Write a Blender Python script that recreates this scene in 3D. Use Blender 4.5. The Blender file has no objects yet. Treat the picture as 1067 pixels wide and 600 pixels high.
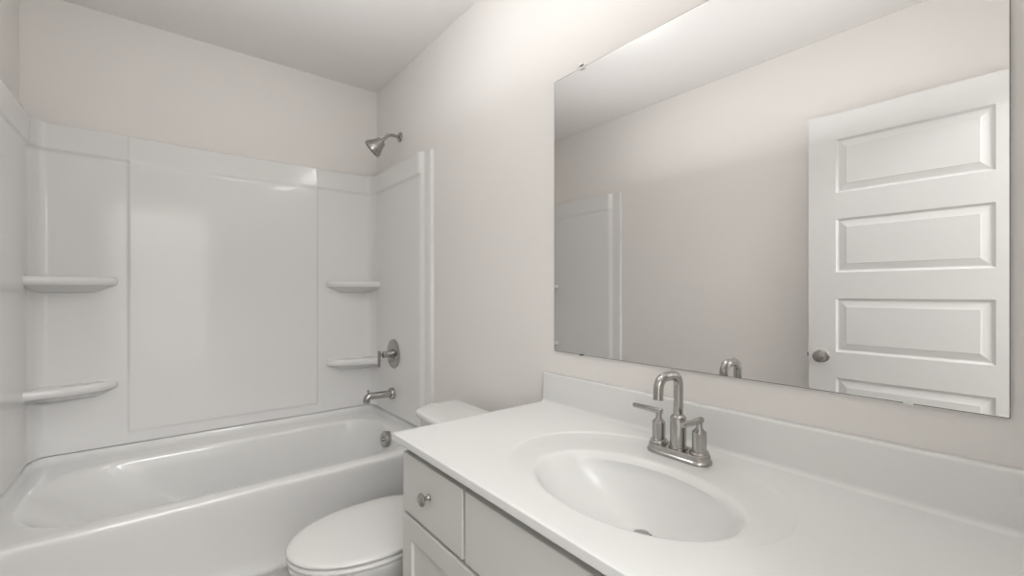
import bpy, bmesh, math
from mathutils import Vector, Matrix
PI = math.pi
scn = bpy.context.scene
COL = scn.collection

# ------------------------------------------------------------------ camera, exposure, light
CAM_H = 1.179
cam = bpy.data.cameras.new('camera')
cam.sensor_width = 36.0
cam.lens = 453.6 / 1067 * 36
cam.shift_y = 4.3 / 1067
cam.clip_start = 0.02
camo = bpy.data.objects.new('camera', cam)
COL.objects.link(camo)
camo.location = (0, 0, CAM_H)
camo.rotation_euler = (PI / 2, 0, -math.radians(38.8))
scn.camera = camo
scn.view_settings.view_transform = 'Standard'
scn.view_settings.look = 'None'
scn.view_settings.gamma = 1
scn.view_settings.use_curve_mapping = False
scn.view_settings.exposure = 0.36

w = bpy.data.worlds.new('world'); scn.world = w; w.use_nodes = True
w.node_tree.nodes['Background'].inputs[0].default_value = (1, 0.98, 0.96, 1)
w.node_tree.nodes['Background'].inputs[1].default_value = 0.6

VAN, DISC, HALL, UP = 8.0, 10.0, 9.6, 4.1
# dimensions (metres): mirror wall x=RX, tub wall y=BY, left wall x=LX, doorway wall y=FY
RX, LX, BY, FY, CH = 1.063, -0.461, 2.686, -0.098, 2.44
WT = 0.115


def area(name, loc, rot, sx, sy, power, color=(1, 1, 1)):
    l = bpy.data.lights.new(name, 'AREA'); l.shape = 'RECTANGLE'
    l.size, l.size_y, l.energy, l.color = sx, sy, power, color
    o = bpy.data.objects.new(name, l); COL.objects.link(o)
    o.location = loc; o.rotation_euler = rot
    return o


# added unseen fill in the hall: one lamp under its ceiling, one at its end
area('hall_top_fill', (0.05, -1.12, 2.37), (math.radians(40), 0, 0), 1.1, 0.28, HALL * 2.7, (0.965, 0.985, 1.0))
area('hall_end_fill', (0.05, -1.38, 1.35), (PI / 2, 0, 0), 1.0, 2.0, HALL * .35, (0.965, 0.985, 1.0))


# added unseen fill aimed upward, so the ceiling throws broad soft light back
area('bounce_fill', (.28, .95, 1.9), (PI, 0, 0), 1.0, 1.9, UP, (0.965, 0.985, 1.0))
# ------------------------------------------------------------------ materials
def mat(name, color, rough=0.5, metal=0.0, bump=0.0, bscale=200, coat=0.0, var=0.0, vscale=3, spec=0.5, emit=None, aniso=None):
    m = bpy.data.materials.new(name); m.use_nodes = True
    nt = m.node_tree; n = nt.nodes; b = n['Principled BSDF']
    b.inputs['Base Color'].default_value = (*color, 1)
    b.inputs['Roughness'].default_value = rough
    b.inputs['Metallic'].default_value = metal
    b.inputs['Specular IOR Level'].default_value = spec
    b.inputs['Coat Weight'].default_value = coat
    b.inputs['Coat Roughness'].default_value = 0.05
    if emit:
        b.inputs['Emission Color'].default_value = (*emit[0], 1)
        b.inputs['Emission Strength'].default_value = emit[1]
    tc = n.new('ShaderNodeTexCoord')
    if bump:
        nz = n.new('ShaderNodeTexNoise'); nz.inputs['Scale'].default_value = bscale
        nz.inputs['Detail'].default_value = 4
        bp = n.new('ShaderNodeBump'); bp.inputs['Strength'].default_value = bump
        bp.inputs['Distance'].default_value = 0.002
        nt.links.new(tc.outputs['Object'], nz.inputs['Vector'])
        nt.links.new(nz.outputs['Fac'], bp.inputs['Height'])
        nt.links.new(bp.outputs['Normal'], b.inputs['Normal'])
    if var:
        nv = n.new('ShaderNodeTexNoise'); nv.inputs['Scale'].default_value = vscale
        mp = n.new('ShaderNodeMapping')
        if aniso: mp.inputs['Scale'].default_value = aniso
        mr = n.new('ShaderNodeMapRange')
        mr.inputs['To Min'].default_value = rough - var; mr.inputs['To Max'].default_value = rough + var
        nt.links.new(tc.outputs['Object'], mp.inputs['Vector'])
        nt.links.new(mp.outputs['Vector'], nv.inputs['Vector'])
        nt.links.new(nv.outputs['Fac'], mr.inputs['Value'])
        nt.links.new(mr.outputs['Result'], b.inputs['Roughness'])
    return m


M_wall = mat('wall_paint', (0.89, 0.86, 0.828), 0.55, bump=0.05, bscale=320, spec=0.3)
M_ceil = mat('ceiling_paint', (0.93, 0.902, 0.878), 0.8, bump=0.06, bscale=250, spec=0.2)
M_trim = mat('trim_paint', (0.83, 0.83, 0.82), 0.35, bump=0.01)
M_door = mat('door_paint', (0.82, 0.82, 0.81), 0.4, bump=0.02, bscale=120)
M_fiber = mat('surround_gelcoat', (0.865, 0.857, 0.845), 0.10, coat=0.0, var=0.02)
M_tub = mat('tub_gelcoat', (0.86, 0.855, 0.84), 0.14, coat=0.3, var=0.02)
M_porc = mat('porcelain', (0.83, 0.825, 0.81), 0.08, coat=0.5, var=0.01)
M_seat = mat('seat_plastic', (0.83, 0.82, 0.80), 0.2, var=0.02)
M_marble = mat('cultured_marble', (0.84, 0.84, 0.825), 0.26, coat=0.0, var=0.03)
M_cab = mat('cabinet_paint', (0.70, 0.69, 0.665), 0.42, bump=0.015, bscale=150)
M_nickel = mat('brushed_nickel', (0.43, 0.42, 0.405), 0.2, metal=1.0, var=0.05, vscale=90, aniso=(1, 1, 0.05))
M_dark = mat('dark_rubber', (0.03, 0.03, 0.03), 0.6, var=0.05)
M_mirror = mat('mirror_silver', (0.87, 0.865, 0.86), 0.0, metal=1.0, var=0.0)
M_medge = mat('mirror_edge', (0.25, 0.26, 0.25), 0.2, metal=0.5, var=0.05)
M_clip = mat('clear_plastic', (0.88, 0.87, 0.86), 0.35, var=0.02)
M_floor = mat('vinyl_floor', (0.42, 0.40, 0.38), 0.4, bump=0.05, bscale=40)
M_shade = mat('frosted_glass_lit', (0.9, 0.88, 0.85), 0.3, emit=((1, 0.99, 0.97), VAN), var=0.02)
M_bulb = mat('bulb_lit', (0.9, 0.9, 0.88), 0.4, emit=((0.98, 0.99, 1), VAN), var=0.02)
M_disc = mat('fill_diffuser', (0.9, 0.9, 0.88), 0.4, emit=((0.98, 0.99, 1), DISC), var=0.02)  # glow of the added ceiling fill lamp
M_water = mat('bowl_water', (0.5, 0.52, 0.52), 0.03, var=0.01)


# ------------------------------------------------------------------ mesh helpers
def finish(name, bm, m, parent=None, smooth=35, bevel=0, bseg=2, subsurf=0):
    bmesh.ops.remove_doubles(bm, verts=bm.verts, dist=1e-6)
    bmesh.ops.recalc_face_normals(bm, faces=bm.faces)
    me = bpy.data.meshes.new(name)
    if smooth:
        lim = math.radians(smooth)
        for f in bm.faces: f.smooth = True
        for e in bm.edges:
            if len(e.link_faces) == 2 and e.calc_face_angle(0) > lim: e.smooth = False
    bm.to_mesh(me); bm.free()
    me.materials.append(m)
    o = bpy.data.objects.new(name, me); COL.objects.link(o)
    if parent: o.parent = parent
    if bevel:
        b = o.modifiers.new('bevel', 'BEVEL'); b.width = bevel; b.segments = bseg
        b.limit_method = 'ANGLE'; b.angle_limit = math.radians(40); b.harden_normals = False
    return o


def add_box(bm, x0, x1, y0, y1, z0, z1):
    v = [bm.verts.new(p) for p in ((x0, y0, z0), (x1, y0, z0), (x1, y1, z0), (x0, y1, z0),
                                   (x0, y0, z1), (x1, y0, z1), (x1, y1, z1), (x0, y1, z1))]
    for f in ((0, 3, 2, 1), (4, 5, 6, 7), (0, 1, 5, 4), (1, 2, 6, 5), (2, 3, 7, 6), (3, 0, 4, 7)):
        bm.faces.new([v[i] for i in f])


def box(name, m, parent, *d, bevel=0.0, bseg=2):
    bm = bmesh.new(); add_box(bm, *d)
    return finish(name, bm, m, parent, bevel=bevel, bseg=bseg)


def add_rings(bm, rings, closed=True, cap0=True, cap1=True):
    vs = [[bm.verts.new(p) for p in r] for r in rings]
    n = len(rings[0])
    for a, b in zip(vs, vs[1:]):
        for i in range(n if closed else n - 1):
            j = (i + 1) % n
            try: bm.faces.new((a[i], a[j], b[j], b[i]))
            except ValueError: pass
    if cap0: bm.faces.new(vs[0][::-1])
    if cap1: bm.faces.new(vs[-1])
    return vs


def basis(axis):
    z = Vector(axis).normalized()
    x = Vector((0, 0, 1)).cross(z)
    if x.length < 1e-4: x = Vector((1, 0, 0))
    x.normalize(); y = z.cross(x)
    return x, y, z


def add_lathe(bm, origin, axis, prof, n=32, cap0=True, cap1=True):
    """prof: list of (distance along the axis, radius)"""
    x, y, z = basis(axis); o = Vector(origin)
    rings = []
    for t, r in prof:
        r = max(r, 1e-4)
        rings.append([o + z * t + (x * math.cos(2 * PI * i / n) + y * math.sin(2 * PI * i / n)) * r for i in range(n)])
    add_rings(bm, rings, True, cap0, cap1)


def add_tube(bm, pts, rad, n=20):
    pts = [Vector(p) for p in pts]
    if not isinstance(rad, (list, tuple)): rad = [rad] * len(pts)
    rings = []
    ref = None
    for i, p in enumerate(pts):
        t = (pts[min(i + 1, len(pts) - 1)] - pts[max(i - 1, 0)]).normalized()
        if ref is None:
            x, y, _ = basis(t)
        else:
            x = (ref - t * ref.dot(t)).normalized(); y = t.cross(x)
        ref = x
        rings.append([p + (x * math.cos(2 * PI * k / n) + y * math.sin(2 * PI * k / n)) * rad[i] for k in range(n)])
    add_rings(bm, rings)


def arc(c, a, b, r, t0, t1, n):
    c, a, b = Vector(c), Vector(a), Vector(b)
    return [c + a * (r * math.cos(t0 + (t1 - t0) * i / n)) + b * (r * math.sin(t0 + (t1 - t0) * i / n)) for i in range(n + 1)]


def rrect(x0, x1, y0, y1, r, z, nc=10, ns=12):
    """rounded rectangle ring, same topology for any size; r may be one radius or four (x1y1, x0y1, x0y0, x1y0)"""
    if not isinstance(r, (list, tuple)): r = [r] * 4
    cs = [(x1 - r[0], y1 - r[0], 0, r[0]), (x0 + r[1], y1 - r[1], 90, r[1]),
          (x0 + r[2], y0 + r[2], 180, r[2]), (x1 - r[3], y0 + r[3], 270, r[3])]
    out = []
    for k, (cx, cy, a0, rr) in enumerate(cs):
        seg = [Vector((cx + rr * math.cos(math.radians(a0 + 90 * i / nc)), cy + rr * math.sin(math.radians(a0 + 90 * i / nc)), z)) for i in range(nc + 1)]
        out += seg
        nx, ny, na, nr = cs[(k + 1) % 4]
        e = Vector((nx + nr * math.cos(math.radians(a0 + 90)), ny + nr * math.sin(math.radians(a0 + 90)), z))
        for i in range(1, ns): out.append(seg[-1].lerp(e, i / ns))
    return out


def empty(name, loc, label, cat, group=None):
    o = bpy.data.objects.new(name, None); COL.objects.link(o)
    o.location = loc; o.empty_display_size = 0.05
    o['label'] = label; o['category'] = cat
    if group: o['group'] = group
    bpy.context.view_layer.update()
    return o


def adopt(root):
    """children were modelled in world space: shift their meshes so the Empty sits at the thing's base"""
    off = Matrix.Translation(-root.location)
    for ch in root.children:
        stack = [ch]
        while stack:
            c = stack.pop()
            c.data.transform(off)
            stack += list(c.children)


def struct(o):
    o['kind'] = 'structure'
    return o


def sstep(a, b, x):
    t = max(0.0, min(1.0, (x - a) / (b - a)))
    return t * t * (3 - 2 * t)


# ------------------------------------------------------------------ the room shell
struct(box('floor', M_floor, None, LX - WT, RX + WT, -1.5, BY + WT, -0.05, 0))
struct(box('ceiling', M_ceil, None, LX - WT, RX + WT, -1.5, BY + WT, CH, CH + 0.05))
struct(box('wall_right', M_wall, None, RX, RX + WT, -1.5, BY + WT, 0, CH))
struct(box('wall_left', M_wall, None, LX - WT, LX, -1.5, BY + WT, 0, CH))
struct(box('wall_back', M_wall, None, LX, RX, BY, BY + WT, 0, CH))
struct(box('wall_hall', M_wall, None, LX, RX, -1.5, -1.4, 0, CH))
DX0, DX1, DH = -0.37, 0.42, 2.045
bm = bmesh.new()
add_box(bm, LX, DX0, FY - WT, FY, 0, CH)
add_box(bm, DX1, RX, FY - WT, FY, 0, CH)
add_box(bm, DX0, DX1, FY - WT, FY, DH, CH)
struct(finish('wall_front', bm, M_wall))
# door casing and jamb round the doorway
bm = bmesh.new()
cw = 0.057
add_box(bm, DX0, DX0 + 0.018, FY - WT, FY, 0, DH)
add_box(bm, DX1 - 0.018, DX1, FY - WT, FY, 0, DH)
add_box(bm, DX0 + 0.018, DX1 - 0.018, FY - WT, FY, DH - 0.018, DH)
add_box(bm, DX0 - cw, DX0 + 0.006, FY, FY + 0.014, 0, DH + cw)
add_box(bm, DX1 - 0.006, DX1 + cw, FY, FY + 0.014, 0, DH + cw)
add_box(bm, DX0 + 0.006, DX1 - 0.006, FY, FY + 0.014, DH - 0.006, DH + cw)
struct(finish('trim_1', bm, M_trim, bevel=0.003))
# baseboards
struct(box('baseboard_left', M_trim, None, LX, LX + 0.014, FY + 0.02, 1.845, 0, 0.085, bevel=0.004))
struct(box('baseboard_right', M_trim, None, RX - 0.014, RX, 1.112, 1.845, 0, 0.085, bevel=0.004))

# ------------------------------------------------------------------ bathtub
TF = 1.848     # front of the tub
tub = empty('bathtub', (0.3, 2.26, 0), 'white glossy alcove bathtub with a plain skirt along the floor', 'bathtub')
tx0, tx1 = LX + 0.004, RX - 0.004
RZ = 0.45


def shell_ring(inset, zback, zfront, r):
    ring = rrect(tx0 + inset, tx1 - inset, TF + inset, BY - 0.004 - inset, r, 0, 8, 24)
    out = []
    for p in ring:
        t = sstep(TF + 0.05, 1.99, p.y)
        out.append(Vector((p.x, p.y, zfront + (zback - zfront) * t)))
    return out


def front_ring(yf, inset, zb, zf, r):
    """outer rings of the rim: sides and back follow the surround, the front is the rounded lip"""
    ring = rrect(tx0 + inset, tx1 - inset, yf, BY - 0.004 - inset, r, 0, 8, 24)
    out = []
    for p in ring:
        t = sstep(yf + 0.01, 1.97, p.y)
        out.append(Vector((p.x, p.y, zf + (zb - zf) * t)))
    return out


rings = [
    front_ring(TF + 0.0015, 0.006, 0.478, 0.415, (0.075, 0.075, 0.004, 0.004)),
    front_ring(TF + 0.0002, 0.009, 0.479, 0.428, (0.075, 0.075, 0.004, 0.004)),
    front_ring(TF, 0.012, 0.479, 0.438, (0.075, 0.075, 0.004, 0.004)),
    front_ring(TF + 0.0015, 0.015, 0.475, 0.4455, (0.075, 0.075, 0.006, 0.006)),
    front_ring(TF + 0.005, 0.020, 0.466, 0.449, (0.08, 0.08, 0.008, 0.008)),
    front_ring(TF + 0.012, 0.032, 0.456, 0.4505, (0.09, 0.09, 0.012, 0.012)),
    front_ring(TF + 0.030, 0.048, 0.451, 0.451, (0.10, 0.10, 0.03, 0.03)),
]
ix0, ix1, iy0, iy1 = -0.385, 0.955, 1.915, 2.535
rr = (0.16, 0.22, 0.22, 0.16)


def inner(dl, dr, df, db, z, k=1.0):
    return rrect(ix0 + dl, ix1 - dr, iy0 + df, iy1 - db, tuple(q * k for q in rr), z, 8, 24)


rings += [inner(0, 0, 0, 0, 0.4505), inner(.008, .004, .006, .005, .448), inner(.020, .008, .011, .010, .441),
          inner(.036, .011, .015, .014, .430), inner(.10, .020, .024, .022, .38), inner(.23, .035, .036, .034, .28),
          inner(.35, .050, .048, .046, .18), inner(.41, .062, .060, .058, .135, .98), inner(.46, .085, .085, .082, .105, .9),
          inner(.52, .13, .13, .12, .092, .8), inner(.66, .35, .22, .21, .085, .4)]
bm = bmesh.new()
add_rings(bm, rings, True, False, True)
finish('basin', bm, M_tub, tub, smooth=60)
# apron: profile swept along x, dished in the middle, flaring to a lip near the floor
prof = [(TF + .02, .424), (TF + .001, .424), (TF + .002, .41), (TF + .007, .37), (TF + .014, .30), (TF + .017, .24), (TF + .017, .19),
        (TF + .014, .158), (TF + .007, .140), (TF + .004, .128), (TF + .006, .118), (TF + .018, .112), (TF + .022, .06), (TF + .022, .0), (TF + .05, .0)]
bm = bmesh.new()
rr_ = []
for i in range(33):
    x = tx0 + (tx1 - tx0) * i / 32
    rr_.append([Vector((x, y, z)) for y, z in prof])
add_rings(bm, rr_, False, False, False)
finish('apron', bm, M_tub, tub, smooth=50)
# overflow plate on the drain end, with its lower cut-out
bm = bmesh.new()
oc = Vector((ix1 - 0.016, 2.222, 0.398)); oax = Vector((-1, 0, 0.12))
add_lathe(bm, oc, oax, [(-.02, .036), (0, .041), (.024, .0415), (.027, .039), (.028, .0)], 40)
add_lathe(bm, oc + Vector((-.027, 0, .003)), oax, [(-.004, .012), (.004, .012), (.006, .010), (.007, 0)], 24)
finish('overflow_plate', bm, M_nickel, tub, smooth=24)
bm = bmesh.new()
add_lathe(bm, (0.74, 2.222, 0.082), (0, 0, 1), [(0, .032), (.006, .032), (.009, .026), (.010, 0)], 32)
finish('drain', bm, M_nickel, tub)
adopt(tub)

# ------------------------------------------------------------------ tub surround
sur = empty('tub_surround', (0.3, 2.26, 0.48), 'glossy white moulded wall surround above the bathtub', 'shower surround')
BZ0, BZ1, SZ0 = 1.79, 1.897, 0.482
SF = 1.943      # front edge of the end panels
CR = 0.085
DEP = 0.012
ED = 0.020
# path stations along the walls: (x, y, nx, ny, zone, coordinate)
st = []


def st_end(x, sgn, ys):
    for y in ys: st.append((x, y, sgn, 0, 'e', y))


def ysamp():
    a = [SF, SF + .001, SF + .003, SF + .02, SF + .045, SF + .055, SF + .062]
    a += [SF + .062 + .030 * i / 10 for i in range(1, 11)]
    a += [2.06, 2.12, 2.2, 2.3, 2.42, 2.5, 2.56, BY - CR]
    return a


ysm = ysamp()
st_end(LX, 1, ysm)
n1 = len(st)
for i in range(1, 12):
    t = PI / 2 * i / 12
    st.append((LX + CR - CR * math.cos(t), BY - CR + CR * math.sin(t), math.cos(t), -math.sin(t), 'c', 0))
c1 = n1 + 5
xs = [LX + CR, -.32, -.25, -.18, -.14]
PX0, PX1 = -0.117, 0.700
xs += [PX0 - .012, PX0 - .008, PX0 - .004, PX0, PX0 + .003, PX0 + .007]
xs += [PX0 + .007 + (PX1 - PX0 - .014) * i / 24 for i in range(1, 24)]
xs += [PX1 - .007, PX1 - .003, PX1, PX1 + .004, PX1 + .008, PX1 + .012, .74, .80, .87, .93, RX - CR]
for x in xs: st.append((x, BY, 0, -1, 'b', x))
for i in range(1, 12):
    t = PI / 2 * i / 12
    st.append((RX - CR + CR * math.sin(t), BY - CR + CR * math.cos(t), -math.sin(t), -math.cos(t), 'c', 0))
c2 = len(st) - 6
st_end(RX, -1, ysm[::-1])
zs = [SZ0, SZ0 + .003, .50, .515, .524, .529, .533, .537, .541, .546, .56]
zs += [.56 + (1.74 - .56) * i / 16 for i in range(1, 17)]
zs += [1.76, BZ0 - .016, BZ0 - .012, BZ0 - .008, BZ0 - .004, BZ0, BZ0 + .002, BZ0 + .005, BZ0 + .03, BZ0 + .05, BZ0 + .07, BZ1 - .010, BZ1 - .004, BZ1 - .001, BZ1]


def offset(s, z):
    x, y, nx, ny, zone, c = s
    band = sstep(BZ0 - .016, BZ0 + .002, z) * .008
    d = DEP + band + .0012 * max(0.0, min(1.0, (z - BZ0) / .1))
    if zone == 'c': d += ED * sstep(.15, .95, abs(nx))
    if zone == 'b':
        inx = sstep(PX0 - .008, PX0 + .003, c) * (1 - sstep(PX1 - .003, PX1 + .008, c))
        inz = sstep(.529, .541, z)
        u = (c - (PX0 + PX1) / 2) / ((PX1 - PX0) / 2)
        sag = -(.002 + .0125 * sstep(BZ0 - .02, BZ0, z)) * (1 - min(1, u * u))
        inb = 1 - .5 * sstep(BZ0 - .01, BZ0, z)
        d += inx * inz * (.0065 * inb + sag * sstep(.6, 1.2, z))
    if zone == 'e':
        d += ED
        col = 1 - sstep(SF + .060, SF + .094, c)
        d = d + col * (.020 - d)
        if c <= SF + .0005: d = 0.0
        elif c <= SF + .0015: d = .019
    if z > BZ1 - .0005: d = 0.0
    elif z > BZ1 - .002: d -= .003
    return max(0.0, d) + .0006


def sur_part(name, i0, i1):
    bm = bmesh.new()
    rings = []
    for s in st[i0:i1 + 1]:
        ring = []
        for z in zs:
            d = offset(s, z)
            ring.append(Vector((s[0] + s[2] * d, s[1] + s[3] * d, z)))
        rings.append(ring)
    add_rings(bm, rings, False, False, False)
    return finish(name, bm, M_fiber, sur, smooth=50)


sur_part('end_panel', 0, c1)
sur_part('back_panel', c1, c2)
sur_part('end_panel', c2, len(st) - 1)


def shelf(x_in, x_tip, z, deep):
    """a lens-shaped ledge: full depth in the corner, running out to a rounded tip"""
    sg = 1 if x_tip > x_in else -1
    L = abs(x_tip - x_in)
    yb = BY - DEP + .002

    def outline(k, grow, zz):
        n = 26; front = []
        for i in range(n + 1):
            u = i / n
            uu = math.sin(u * PI / 2)
            dep = deep * (1 - uu ** 3.2) ** 0.55 * (1 - .28 * uu)
            dep = max(.0005, (dep + grow) * k)
            front.append(Vector((x_in + sg * (L + grow) * uu * (0.72 + 0.28 * k if k < 1 else 1), yb - dep, zz)))
        back = [Vector((p.x, yb, zz)) for p in front[::-1]]
        return front + back
    bm = bmesh.new()
    rings = [outline(.10, -.002, z - .070), outline(.25, -.002, z - .062), outline(.5, -.002, z - .052), outline(.80, -.003, z - .042), outline(.92, -.003, z - .038),
             outline(.98, -.002, z - .036), outline(1, 0, z - .030), outline(1, .002, z - .020), outline(1, .001, z - .010), outline(1, -.003, z - .003), outline(.96, -.006, z - .0008),
             outline(.80, -.008, z - .002)]
    add_rings(bm, rings)
    finish('shelf', bm, M_fiber, sur, smooth=60)


for z in (1.246, .782):
    shelf(LX + .030, -.158, z, .125)
    shelf(RX - .030, .752, z, .115)
adopt(sur)

# ------------------------------------------------------------------ shower fittings
sh = empty('showerhead', (RX, 2.343, 2.066), 'brushed nickel shower head on a bent arm high on the wall', 'shower head')
bm = bmesh.new(); add_lathe(bm, (RX, 2.343, 2.064), (-1, 0, 0), [(0, .029), (.003, .029), (.008, .024), (.011, .014), (.012, .008)])
finish('flange', bm, M_nickel, sh)
bm = bmesh.new()
d1 = Vector((-.60, 0, -.80)).normalized()
pts = [Vector((RX - .004, 2.343, 2.064)), Vector((RX - .045, 2.343, 2.066))]
pts += arc((RX - .045, 2.343, 2.016), (-1, 0, 0), (0, 0, 1), .05, PI / 2, math.radians(45), 8)[1:]
p_end = pts[-1]; d45 = Vector((-.68, 0, -.73)).normalized()
p_end = p_end + d45 * .008
pts += [p_end, p_end + d45 * .02, p_end + d45 * .034]
add_tube(bm, pts, .0085)
finish('arm', bm, M_nickel, sh)
hb = p_end + d45 * .026
d45 = Vector((-.62, .46, -.64)).normalized(); HS = 1.12
hb = hb + Vector((0, .0, -.002))
bm = bmesh.new()
add_lathe(bm, hb, d45, [(a * HS, r * HS) for a, r in ((-.004, .009), (.002, .012), (.004, .020), (.009, .0235), (.030, .031), (.046, .040), (.051, .041), (.053, .046), (.070, .047), (.073, .045))], 40)
finish('head_body', bm, M_nickel, sh)
bm = bmesh.new()
add_lathe(bm, hb + d45 * .073 * HS, d45, [(0, .043 * HS), (.002, .042 * HS), (.003, .0)], 40)
x_, y_, z_ = basis(d45)
for rr2, n_ in ((.012, 6), (.024, 12), (.035, 18)):
    for i in range(n_):
        t = 2 * PI * i / n_
        add_lathe(bm, hb + d45 * .075 * HS + (x_ * math.cos(t) + y_ * math.sin(t)) * rr2, d45, [(0, .0022), (.003, .0016)], 8)
finish('spray_face', bm, M_dark, sh)
adopt(sh)

PW = RX - .0335    # face of the end panel
vy, vz = 2.357, .828
va = empty('shower_valve', (PW, vy, vz), 'round brushed nickel shower valve plate with a lever handle', 'shower valve')
bm = bmesh.new(); add_lathe(bm, (PW, vy, vz), (-1, 0, 0), [(.0, .083), (.003, .083), (.006, .080), (.009, .070), (.010, .022)], 48)
finish('escutcheon', bm, M_nickel, va)
bm = bmesh.new()
add_lathe(bm, (PW - .006, vy, vz), (-1, 0, 0), [(0, .027), (.012, .026), (.014, .023), (.022, .023), (.024, .019), (.058, .019), (.061, .016), (.063, .008), (.078, .008)], 32)
finish('stem', bm, M_nickel, va, smooth=24)
bm = bmesh.new()
add_lathe(bm, (PW - .086, vy, vz + .022), (0, 0, -1), [(0, .006), (.002, .0085), (.088, .0075), (.090, .005)], 24)
finish('lever', bm, M_nickel, va)
adopt(va)

sz = .602; SPY = 2.362
sp = empty('tub_spout', (PW, SPY, sz), 'brushed nickel tub spout with diverter knob low on the surround', 'tub spout')
bm = bmesh.new()
pts = [Vector((PW - .001, SPY, sz)), Vector((PW - .13, SPY, sz + .003))]
pts += arc((PW - .13, SPY, sz - .022), (-1, 0, 0), (0, 0, 1), .025, PI / 2, math.radians(8), 8)[1:]
pts += [pts[-1] + Vector((-.001, 0, -.014))]
add_tube(bm, pts, [.0195] * (len(pts) - 3) + [.0192, .0188, .0188], 28)
finish('spout_body', bm, M_nickel, sp)
bm = bmesh.new(); add_lathe(bm, (PW, SPY, sz), (-1, 0, 0), [(0, .032), (.016, .032), (.020, .030), (.024, .021)], 36)
finish('collar', bm, M_nickel, sp)
bm = bmesh.new(); add_lathe(bm, (PW - .146, SPY, sz + .014), (0, 0, 1), [(0, .003), (.012, .003), (.013, .006), (.021, .006), (.023, .004)], 20)
finish('diverter_knob', bm, M_nickel, sp)
adopt(sp)

# ------------------------------------------------------------------ toilet
TY = 1.415
to = empty('toilet', (.70, TY, 0), 'white two-piece toilet with closed lid between vanity and bathtub', 'toilet')


def egg(x_tip, x_back, hw, z, xw=.60, n=48, p=2.25):
    """outline: x_tip is the front (towards -x); widest at xw of the length from the tip"""
    xc = x_tip + (x_back - x_tip) * xw * .88
    out = []
    for i in range(n):
        t = 2 * PI * i / n
        c, s_ = math.cos(t), math.sin(t)
        if c < 0:
            ex = 2.0; a = xc - x_tip
        else:
            ex = 3.2; a = x_back - xc
        k = (abs(c) ** ex + abs(s_) ** ex) ** (-1 / ex)
        out.append(Vector((xc + a * c * k, TY + hw * s_ * k, z)))
    return out


bm = bmesh.new()
add_rings(bm, [egg(.42, .90, .105, 0), egg(.415, .905, .108, .012), egg(.425, .90, .100, .03), egg(.43, .895, .095, .10), egg(.40, .89, .10, .18),
               egg(.345, .88, .13, .26), egg(.305, .87, .160, .32), egg(.292, .87, .172, .352), egg(.290, .87, .174, .364), egg(.294, .87, .171, .370), egg(.36, .80, .11, .371)])
finish('bowl', bm, M_porc, to, smooth=60)
bm = bmesh.new()
add_rings(bm, [egg(.292, .76, .176, .373), egg(.287, .765, .181, .3755), egg(.286, .765, .182, .381), egg(.288, .765, .180, .3865), egg(.296, .76, .172, .3885)])
finish('seat', bm, M_seat, to, smooth=60)
bm = bmesh.new()
add_rings(bm, [egg(.292, .76, .174, .3915), egg(.287, .762, .179, .3935), egg(.285, .764, .181, .398), egg(.286, .764, .1805, .402), egg(.291, .760, .176, .4055),
               egg(.305, .75, .163, .408), egg(.36, .72, .12, .4105), egg(.45, .66, .05, .4115)])
finish('lid', bm, M_seat, to, smooth=60)
for s_ in (-1, 1):
    bm = bmesh.new(); add_lathe(bm, (.785, TY + s_ * .075 - .016, .395), (0, 1, 0), [(0, .010), (.002, .013), (.030, .013), (.032, .010)], 20)
    finish('hinge', bm, M_seat, to)
bm = bmesh.new()
add_rings(bm, [rrect(.84, 1.0, TY - .12, TY + .12, .03, .365), rrect(.835, 1.01, TY - .17, TY + .17, .035, .40), rrect(.825, 1.02, TY - .185, TY + .185, .04, .43),
               rrect(.805, 1.025, TY - .205, TY + .205, .04, .682)])
finish('tank', bm, M_porc, to, smooth=50)


def lidring(g, z):
    ring = rrect(  .795 - g, 1.010 + g, TY - .236 - g, TY + .236 + g, (.03, .055, .055, .03), z)
    out = []
    for p in ring:
        u = (p.y - TY) / .236
        f = (1 - sstep(.80, 1.0, p.x))
        out.append(Vector((p.x - .022 * f * (1 - u * u) + .0, p.y - u * .018 * f, p.z)))
    return out


bm = bmesh.new()
add_rings(bm, [lidring(-.012, .682), lidring(-.003, .684), lidring(0, .688), lidring(.001, .700), lidring(-.001, .707), lidring(-.006, .711), lidring(-.014, .7125), lidring(-.06, .715)])
finish('tank_lid', bm, M_porc, to, smooth=60)
bm = bmesh.new()
add_lathe(bm, (.812, TY + .15, .62), (-1, 0, 0), [(0, .013), (.008, .012), (.012, .008), (.02, .006)], 20)
add_tube(bm, [(.794, TY + .15, .62), (.79, TY + .12, .617), (.79, TY + .085, .612)], [.006, .0055, .007], 14)
finish('flush_lever', bm, M_nickel, to)
adopt(to)

# ------------------------------------------------------------------ vanity cabinet
CY1, CY0 = 1.103, FY + .002
CX = .522                       # face frame plane
FX = CX - .019                  # front face of drawers and doors
CZ = .779
va2 = empty('vanity_cabinet', ((CX + RX) / 2, (CY0 + CY1) / 2, 0), 'pale grey bathroom vanity cabinet under the white sink top', 'cabinet')
bm = bmesh.new()
add_box(bm, CX, RX - .002, CY1 - .018, CY1, 0, CZ)             # far side panel
add_box(bm, CX, RX - .002, CY0, CY0 + .018, 0, CZ)             # near side panel
add_box(bm, CX, CX + .019, CY0 + .018, CY1 - .018, .70, CZ)   # top rail
add_box(bm, CX, CX + .019, CY0 + .018, CY1 - .018, .10, .14)   # bottom rail
add_box(bm, CX, CX + .019, CY0 + .018, CY0 + .05, .14, .70)
add_box(bm, CX, CX + .019, CY1 - .05, CY1 - .018, .14, .70)
add_box(bm, CX, CX + .019, CY0 + .05, CY1 - .05, .57, .62)
add_box(bm, CX, CX + .019, .77, .815, .62, .70)
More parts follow.
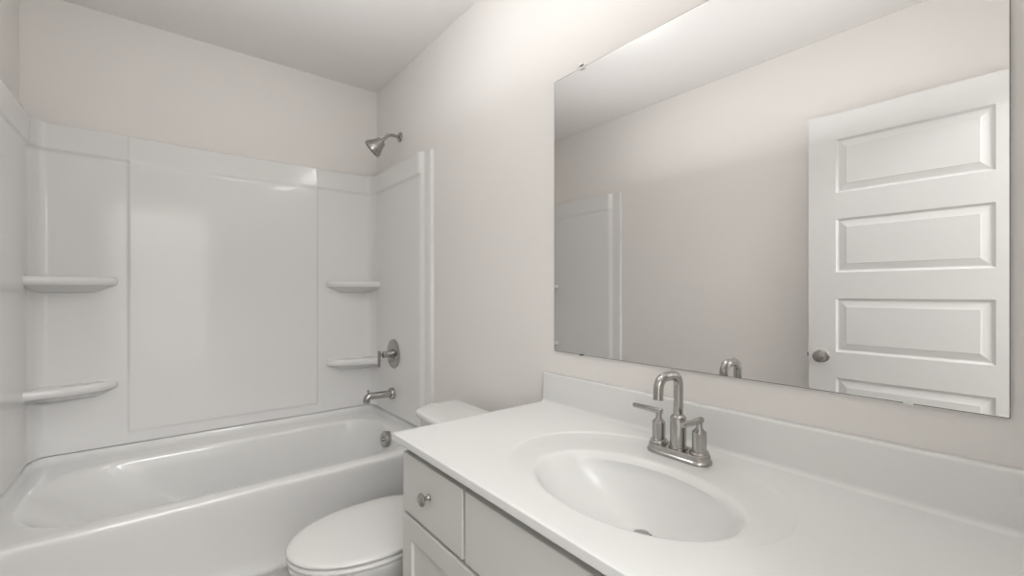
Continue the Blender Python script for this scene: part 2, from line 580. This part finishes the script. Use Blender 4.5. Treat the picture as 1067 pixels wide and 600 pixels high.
add_box(bm, CX, CX + .019, .19, .235, .62, .70)
for yy in (.70, .305):
    add_box(bm, CX, CX + .019, yy - .02, yy + .02, .14, .57)
add_box(bm, CX + .07, CX + .085, CY0 + .018, CY1 - .018, 0, .10)
add_box(bm, CX + .019, RX - .004, CY0 + .018, CY1 - .018, .10, .115)
add_box(bm, RX - .012, RX - .003, CY0 + .018, CY1 - .018, .115, .66)
finish('carcass', bm, M_cab, va2, bevel=.0008, bseg=1)

DZ0, DZ1 = .602, .7545


def drawer(y0, y1, name, knob):
    o = box(name, M_cab, va2, FX, CX - .0005, y0, y1, DZ0, DZ1, bevel=.0018)
    if knob:
        kx, ky, kz = FX, (y0 + y1) / 2, .684
        bm = bmesh.new()
        add_lathe(bm, (kx, ky, kz), (-1, 0, 0), [(-.001, .0085), (.002, .0085), (.005, .006), (.010, .0048), (.014, .006), (.017, .012), (.020, .0155), (.0225, .016), (.026, .0135), (.028, .008), (.0285, 0)], 28)
        finish('knob', bm, M_nickel, o)


drawer(.7965, 1.090, 'drawer', True)
drawer(.226, .7865, 'false_front', False)
drawer(-.078, .216, 'drawer', True)


def shaker(y0, y1, z0, z1, knob_y):
    bm = bmesh.new()
    fr = .052
    o_ = [(y0, z0), (y1, z0), (y1, z1), (y0, z1)]
    i_ = [(y0 + fr, z0 + fr), (y1 - fr, z0 + fr), (y1 - fr, z1 - fr), (y0 + fr, z1 - fr)]
    e = .0015

    def loop(pts, x): return [Vector((x, a, b)) for a, b in pts]
    rings = [loop(o_, CX - .0005), loop(o_, FX), loop(i_, FX), loop(i_, FX + .009)]
    add_rings(bm, rings, True, True, True)
    o = finish('cabinet_door', bm, M_cab, va2, smooth=0, bevel=.0014)
    bm = bmesh.new()
    add_lathe(bm, (FX, knob_y, z1 - .05), (-1, 0, 0), [(-.001, .0085), (.002, .0085), (.005, .006), (.010, .0048), (.014, .006), (.017, .012), (.020, .0155), (.0225, .016), (.026, .0135), (.028, .008), (.0285, 0)], 28)
    finish('knob', bm, M_nickel, o)


shaker(.705, 1.094, .125, .5915, .73)
shaker(.3105, .6955, .125, .5915, .34)
shaker(-.078, .3005, .125, .5915, .275)
adopt(va2)

# ------------------------------------------------------------------ vanity top with moulded bowl
CT = .798
vt = empty('countertop', (.77, .51, CZ), 'white cultured marble countertop with an integrated oval sink and backsplash', 'countertop')
bcx, bcy, brx, bry = .7195, .532, .147, .2135
rcx, rcy, rrx, rry = .772, .560, .226, .297
X0, X1, Y0, Y1 = .4865, RX - .001, FY + .001, 1.124
NN = 144


def ell(cx, cy, rx, ry, z, k=1.0, gx=0, gy=0):
    return [Vector((cx + gx + rx * k * math.cos(2 * PI * i / NN), cy + gy + ry * k * math.sin(2 * PI * i / NN), z)) for i in range(NN)]


def ringf(g):
    """outer moulded ring, clipped so it stays on the top and fades at the front"""
    out = []
    for p in ell(rcx, rcy, rrx + g, rry + g, CT):
        out.append(p)
    return out


def radial_rect(x0, x1, y0, y1, z):
    out = []
    for i in range(NN):
        t = 2 * PI * i / NN
        dx, dy = math.cos(t) * rrx, math.sin(t) * rry
        k = min([((x1 - rcx) / dx) if dx > 1e-9 else ((x0 - rcx) / dx if dx < -1e-9 else 1e9),
                 ((y1 - rcy) / dy) if dy > 1e-9 else ((y0 - rcy) / dy if dy < -1e-9 else 1e9)])
        out.append([rcx + dx * k, rcy + dy * k])
    for (cx_, cy_) in ((x0, y0), (x0, y1), (x1, y0), (x1, y1)):     # snap the nearest sample to each corner
        j = min(range(NN), key=lambda q: (out[q][0] - cx_) ** 2 + (out[q][1] - cy_) ** 2)
        out[j] = [cx_, cy_]
    return [Vector((a, b, z)) for a, b in out]


dip = .0035
bm = bmesh.new()
E = .0016
rings = [radial_rect(X0 + .001, X1, Y0, Y1 - .001, CZ + .0005), radial_rect(X0, X1, Y0, Y1, CZ + .002), radial_rect(X0, X1, Y0, Y1, CT - E - .0008), radial_rect(X0, X1, Y0, Y1, CT - E),
         radial_rect(X0 + .0005, X1, Y0, Y1 - .0005, CT - .0005), radial_rect(X0 + E, X1, Y0, Y1 - E, CT),
         radial_rect(X0 + .012, X1 - .005, Y0 + .006, Y1 - .012, CT)]


def mix(a, b, t): return [p.lerp(q, t) for p, q in zip(a, b)]


def setz(r, f): return [Vector((p.x, p.y, CT - f(p))) for p in r]


def DP(p):
    k = sstep(.45, .62, p.y)
    return .0003 + dip * sstep(.66 + (.575 - .66) * k, .84 + (.70 - .84) * k, p.x)


rings += [setz(ringf(.006), lambda p: 0), setz(ringf(.004), lambda p: DP(p) * .15), setz(ringf(.0005), lambda p: DP(p) * .5), setz(ringf(-.003), lambda p: DP(p) * .9), setz(ringf(-.006), DP)]
b0 = ell(bcx, bcy, brx + .015, bry + .015, CT)
oi = ringf(-.006)
rings += [setz(mix(oi, b0, .35), DP), setz(mix(oi, b0, .7), DP), setz(b0, DP)]
for g, z in ((.011, .0003), (.0075, .0010), (.004, .0024), (.0005, .0050), (-.003, .009), (-.0065, .0145)):
    rings.append([Vector((p.x, p.y, CT - DP(p) - z)) for p in ell(bcx, bcy, brx + g, bry + g, 0)])
# bowl: sides fall to a drain set towards the back of the bowl's centre
DRX, DRY = .793, .545
steps = [(.94, .026), (.89, .042), (.82, .060), (.73, .078), (.62, .094), (.50, .108), (.38, .119), (.26, .127), (.19, .1315)]
for k, dz in steps:
    t = 1 - k
    rings.append([Vector((bcx + (DRX - bcx) * t + brx * k * math.cos(2 * PI * i / NN), bcy + (DRY - bcy) * t + (bry * k + (-.008 * t)) * math.sin(2 * PI * i / NN), CT - dz)) for i in range(NN)])
rings.append([Vector((DRX + .020 * math.cos(2 * PI * i / NN), DRY + .020 * math.sin(2 * PI * i / NN), CT - .136)) for i in range(NN)])
add_rings(bm, rings, True, False, True)
finish('sink_top', bm, M_marble, vt, smooth=32)
# backsplash with rounded top and a cove at the foot
bm = bmesh.new()
SX = RX - .0205
bp = [(SX - .012, CT - .0015), (SX - .0085, CT + .0006), (SX - .004, CT + .003), (SX - .0015, CT + .006), (SX, CT + .011), (SX, CT + .094), (SX + .001, CT + .0975), (SX + .0035, CT + .0995), (SX + .006, CT + .100), (RX - .001, CT + .100), (RX - .001, CT - .002)]
rings = []
for y, k in ((Y0, 0), (Y1 - .005, 0), (Y1 - .0015, .0012), (Y1, .004)):
    cx_, cz_ = RX - .01, CT + .05
    rings.append([Vector((min(x + (k if x < cx_ else 0), RX - .001), y, z - (k if z > cz_ else 0))) for x, z in bp])
add_rings(bm, rings)
finish('backsplash', bm, M_marble, vt, smooth=50)
# drain in the bowl
bm = bmesh.new()
add_lathe(bm, (DRX, DRY, CT - .137), (0, 0, 1), [(0, .0225), (.003, .0225), (.0045, .020), (.0035, .0165), (-.002, .016)], 40, True, False)
dr = finish('drain_ring', bm, M_nickel, vt)
bm = bmesh.new()
add_lathe(bm, (DRX, DRY, CT - .136), (0, 0, 1), [(0, .006), (.004, .006), (.005, .014), (.007, .0145), (.009, .010), (.010, 0)], 32)
finish('stopper', bm, M_nickel, dr)
adopt(vt)

# ------------------------------------------------------------------ faucet
FCX, FCY = .945, .552
FZ = CT - dip
fa = empty('faucet', (FCX, FCY, FZ), 'brushed nickel two-handle faucet with a tall curved spout behind the sink', 'faucet')


def stadium(l, wd, z, g=0):
    out = []
    r = wd / 2 + g
    for s_, a0 in ((1, 0), (-1, PI)):
        for i in range(17):
            t = a0 + PI * i / 16
            out.append(Vector((FCX + r * math.cos(t), FCY + s_ * (l / 2 - wd / 2) + r * math.sin(t), z)))
    return out


bm = bmesh.new()
add_rings(bm, [stadium(.157, .060, FZ), stadium(.157, .060, FZ + .004), stadium(.157, .060, FZ + .006, -.001), stadium(.157, .060, FZ + .008, -.0035), stadium(.157, .060, FZ + .018, -.0045),
               stadium(.157, .060, FZ + .020, -.006), stadium(.157, .060, FZ + .0205, -.012)])
finish('base_plate', bm, M_nickel, fa, smooth=24)
B = FZ + .0205
bm = bmesh.new()
add_lathe(bm, (FCX, FCY, B), (0, 0, 1), [(-.002, .0215), (.003, .0215), (.004, .0185), (.007, .0180), (.069, .0180), (.073, .0170), (.077, .0125), (.078, .0105)], 36)
finish('spout_body', bm, M_nickel, fa, smooth=24)
bm = bmesh.new()
tz = .958; ar = .034
pts = [Vector((FCX, FCY, B + .06)), Vector((FCX, FCY, .90)), Vector((FCX, FCY, .94))]
R1 = .026
flat = .082 - 2 * R1
top = .987
pts += arc((FCX - R1, FCY, top - R1), (1, 0, 0), (0, 0, 1), R1, 0, PI / 2, 10)
pts += arc((FCX - R1 - flat, FCY, top - R1 - .0), (1, 0, 0), (0, 0, 1), R1, PI / 2, PI * .985, 10)
pts += [Vector((FCX - .0835, FCY, .939))]
add_tube(bm, pts, .0108, 28)
finish('spout', bm, M_nickel, fa)
for s_ in (1, -1):
    hy = FCY + s_ * .0515
    bm = bmesh.new()
    add_lathe(bm, (FCX, hy, B), (0, 0, 1), [(-.002, .0215), (.002, .0215), (.0035, .0200), (.0065, .0195), (.0085, .0155), (.048, .0155), (.050, .0145), (.056, .0085), (.059, .0070), (.071, .0064)], 32)
    hd = finish('handle', bm, M_nickel, fa, smooth=24)
    bm = bmesh.new()
    lz = B + .0745
    ax = Vector((-.04, 1, .02)) if s_ > 0 else Vector((-1, .03, .02))
    ax.normalize()
    o = Vector((FCX, hy, lz)) - ax * .009
    add_lathe(bm, o, ax, [(0, .005), (.001, .0072), (.012, .007), (.078, .0058), (.080, .0045)], 22)
    finish('lever', bm, M_nickel, hd)
bm = bmesh.new()
adopt(fa)

# ------------------------------------------------------------------ mirror with its clips
MY0, MY1, MZ0, MZ1 = .043, 1.0815, .9765, 1.904
mi = empty('wall_mirror', (RX - .003, (MY0 + MY1) / 2, MZ0), 'large frameless rectangular mirror on the wall above the sink', 'mirror')
box('mirror_back', M_medge, mi, RX - .0055, RX - .0005, MY0, MY1, MZ0, MZ1)
bm = bmesh.new()
e = .0012
x_m = RX - .0058
vs_ = [bm.verts.new(p) for p in ((x_m, MY0 + e, MZ0 + e), (x_m, MY1 - e, MZ0 + e), (x_m, MY1 - e, MZ1 - e), (x_m, MY0 + e, MZ1 - e))]
vb_ = [bm.verts.new((x_m + .0006, v.co.y, v.co.z)) for v in vs_]
bm.faces.new(vs_); bm.faces.new(vb_[::-1])
for i in range(4): bm.faces.new((vs_[i], vb_[i], vb_[(i + 1) % 4], vs_[(i + 1) % 4]))
finish('glass', bm, M_mirror, mi, smooth=0)


def clip(y, z, up, m, hgt=.013, wd=.009):
    bm = bmesh.new()
    add_box(bm, RX - .0105, RX - .006, y - wd, y + wd, z - (hgt * .45 if up else hgt * .2), z + (hgt * .5 if up else hgt * .2))
    if up:
        add_box(bm, RX - .0105, RX - .0002, y - wd, y + wd, z + .0005, z + hgt)
        add_lathe(bm, (RX - .0105, y, z + hgt * .55), (-1, 0, 0), [(0, .0035), (.0015, .003), (.002, 0)], 14)
    finish('mirror_clip', bm, m, mi, bevel=.001)


clip(.953, MZ1, True, M_clip)
clip(.13, MZ1, True, M_clip)
clip(.955, MZ0, False, M_medge, hgt=.012, wd=.007)
clip(.165, MZ0, False, M_clip, hgt=.012, wd=.007)
adopt(mi)

# ------------------------------------------------------------------ entry door, swung open against the left wall
dx1 = LX + .100          # room face
dx0 = dx1 - .035
dy0, dy1, dz0, dz1 = .025, .753, .012, 2.018
dd = empty('panel_door', (dx0, dy0, dz0), 'white five-panel door standing open against the left wall, seen in the mirror', 'door')
bm = bmesh.new()
PY0, PY1 = .137, .643
pz = [(1.897 - .3735 * k - .252, 1.897 - .3735 * k) for k in range(5)]


def face(bm, x, sg):
    """one moulded face: sg=+1 faces +x"""
    ys = [dy0, PY0, PY1, dy1]
    zl = [dz0] + [v for a, b in sorted(pz) for v in (a, b)] + [dz1]
    for i in range(3):
        for j in range(len(zl) - 1):
            if i == 1 and j % 2 == 1: continue
            bm.faces.new([bm.verts.new((x, yy, zz)) for yy, zz in ((ys[i], zl[j]), (ys[i + 1], zl[j]), (ys[i + 1], zl[j + 1]), (ys[i], zl[j + 1]))])
    for a, b in pz:
        rings = []
        for ins, dep in ((0, 0), (.006, .006), (.009, .0085), (.013, .0085), (.038, .002), (.0405, .0005), (.042, .0005)):
            rings.append([Vector((x - sg * dep, yy, zz)) for yy, zz in ((PY0 + ins, a + ins), (PY1 - ins, a + ins), (PY1 - ins, b - ins), (PY0 + ins, b - ins))])
        add_rings(bm, rings, True, False, True)


face(bm, dx1, 1); face(bm, dx0, -1)
for q in (((dx0, dy0, dz0), (dx1, dy0, dz0), (dx1, dy0, dz1), (dx0, dy0, dz1)), ((dx0, dy1, dz0), (dx1, dy1, dz0), (dx1, dy1, dz1), (dx0, dy1, dz1)),
          ((dx0, dy0, dz0), (dx1, dy0, dz0), (dx1, dy1, dz0), (dx0, dy1, dz0)), ((dx0, dy0, dz1), (dx1, dy0, dz1), (dx1, dy1, dz1), (dx0, dy1, dz1))):
    bm.faces.new([bm.verts.new(p) for p in q])
finish('door_panel', bm, M_door, dd, smooth=0)
ky, kz = .697, .874
for x, sg in ((dx1, 1), (dx0, -1)):
    bm = bmesh.new()
    pr = [(-.001, .031), (.003, .031), (.006, .028), (.009, .016), (.022, .0115), (.030, .013), (.035, .021), (.042, .0265), (.050, .027), (.057, .023), (.061, .013), (.062, 0)]
    if sg < 0: pr = [(a * .95, r) for a, r in pr]
    add_lathe(bm, (x, ky, kz), (sg, 0, 0), pr, 36)
    finish('knob', bm, M_nickel, dd)
bm = bmesh.new()
add_box(bm, dx0 + .006, dx1 - .006, dy1 - .0005, dy1 + .0012, kz - .028, kz + .028)
add_box(bm, dx0 + .012, dx1 - .012, dy1 + .001, dy1 + .010, kz - .009, kz + .009)
finish('latch', bm, M_nickel, dd)
for hz in (.2, 1.02, 1.82):
    bm = bmesh.new(); add_lathe(bm, (dx0 + .02, dy0 - .004, hz), (0, 0, 1), [(0, .006), (.09, .006)], 14)
    finish('hinge', bm, M_nickel, dd)
adopt(dd)

# ------------------------------------------------------------------ vanity light above the mirror (above the frame)
LZ = 2.29
vl = empty('vanity_light', (RX, .45, LZ), 'vanity light bar with three upturned frosted shades above the mirror', 'wall light')
box('backplate', M_nickel, vl, RX - .022, RX - .0005, .16, .74, LZ - .03, LZ + .03, bevel=.004)
for yy in (.20, .45, .70):
    bm = bmesh.new()
    add_tube(bm, [(RX - .02, yy, LZ), (RX - .09, yy, LZ - .03), (RX - .110, yy, LZ - .045), (RX - .12, yy, LZ - .03)], .007, 14)
    add_lathe(bm, (RX - .12, yy, LZ - .038), (0, 0, 1), [(0, .012), (.004, .022), (.012, .026)], 24)
    finish('lamp_arm', bm, M_nickel, vl)
    bm = bmesh.new()
    add_lathe(bm, (RX - .12, yy, LZ - .024), (0, 0, 1), [(0, .022), (.01, .028), (.05, .034), (.10, .039), (.099, .037), (.05, .032), (.012, .026), (.004, .02)], 32, True, True)
    sd = finish('lamp_shade', bm, M_shade, vl)
    bm = bmesh.new()
    add_lathe(bm, (RX - .12, yy, LZ - .018), (0, 0, 1), [(0, .012), (.03, .014), (.045, .022), (.06, .025), (.075, .020), (.084, .008), (.085, 0)], 24)
    finish('bulb', bm, M_bulb, sd)
adopt(vl)

# ------------------------------------------------------------------ added ceiling fill lamp, evens out the room's light (above the frame)
DLX, DLY, DR = .48, 1.25, .13
cl = empty('ceiling_fill', (DLX, DLY, CH - .03), 'added round flat white ceiling fill lamp with a glowing diffuser', 'ceiling light')
bm = bmesh.new()
add_lathe(bm, (DLX, DLY, CH), (0, 0, -1), [(0.0005, DR + .02), (.012, DR + .02), (.020, DR + .012), (.021, DR)], 48, True, False)
finish('rim', bm, M_trim, cl)
bm = bmesh.new()
add_lathe(bm, (DLX, DLY, CH), (0, 0, -1), [(.018, DR), (.030, DR + .004), (.045, DR - .002), (.065, DR - .02), (.080, DR - .05), (.088, DR - .09), (.090, 0)], 48, False, True)
finish('diffuser', bm, M_disc, cl)
adopt(cl)
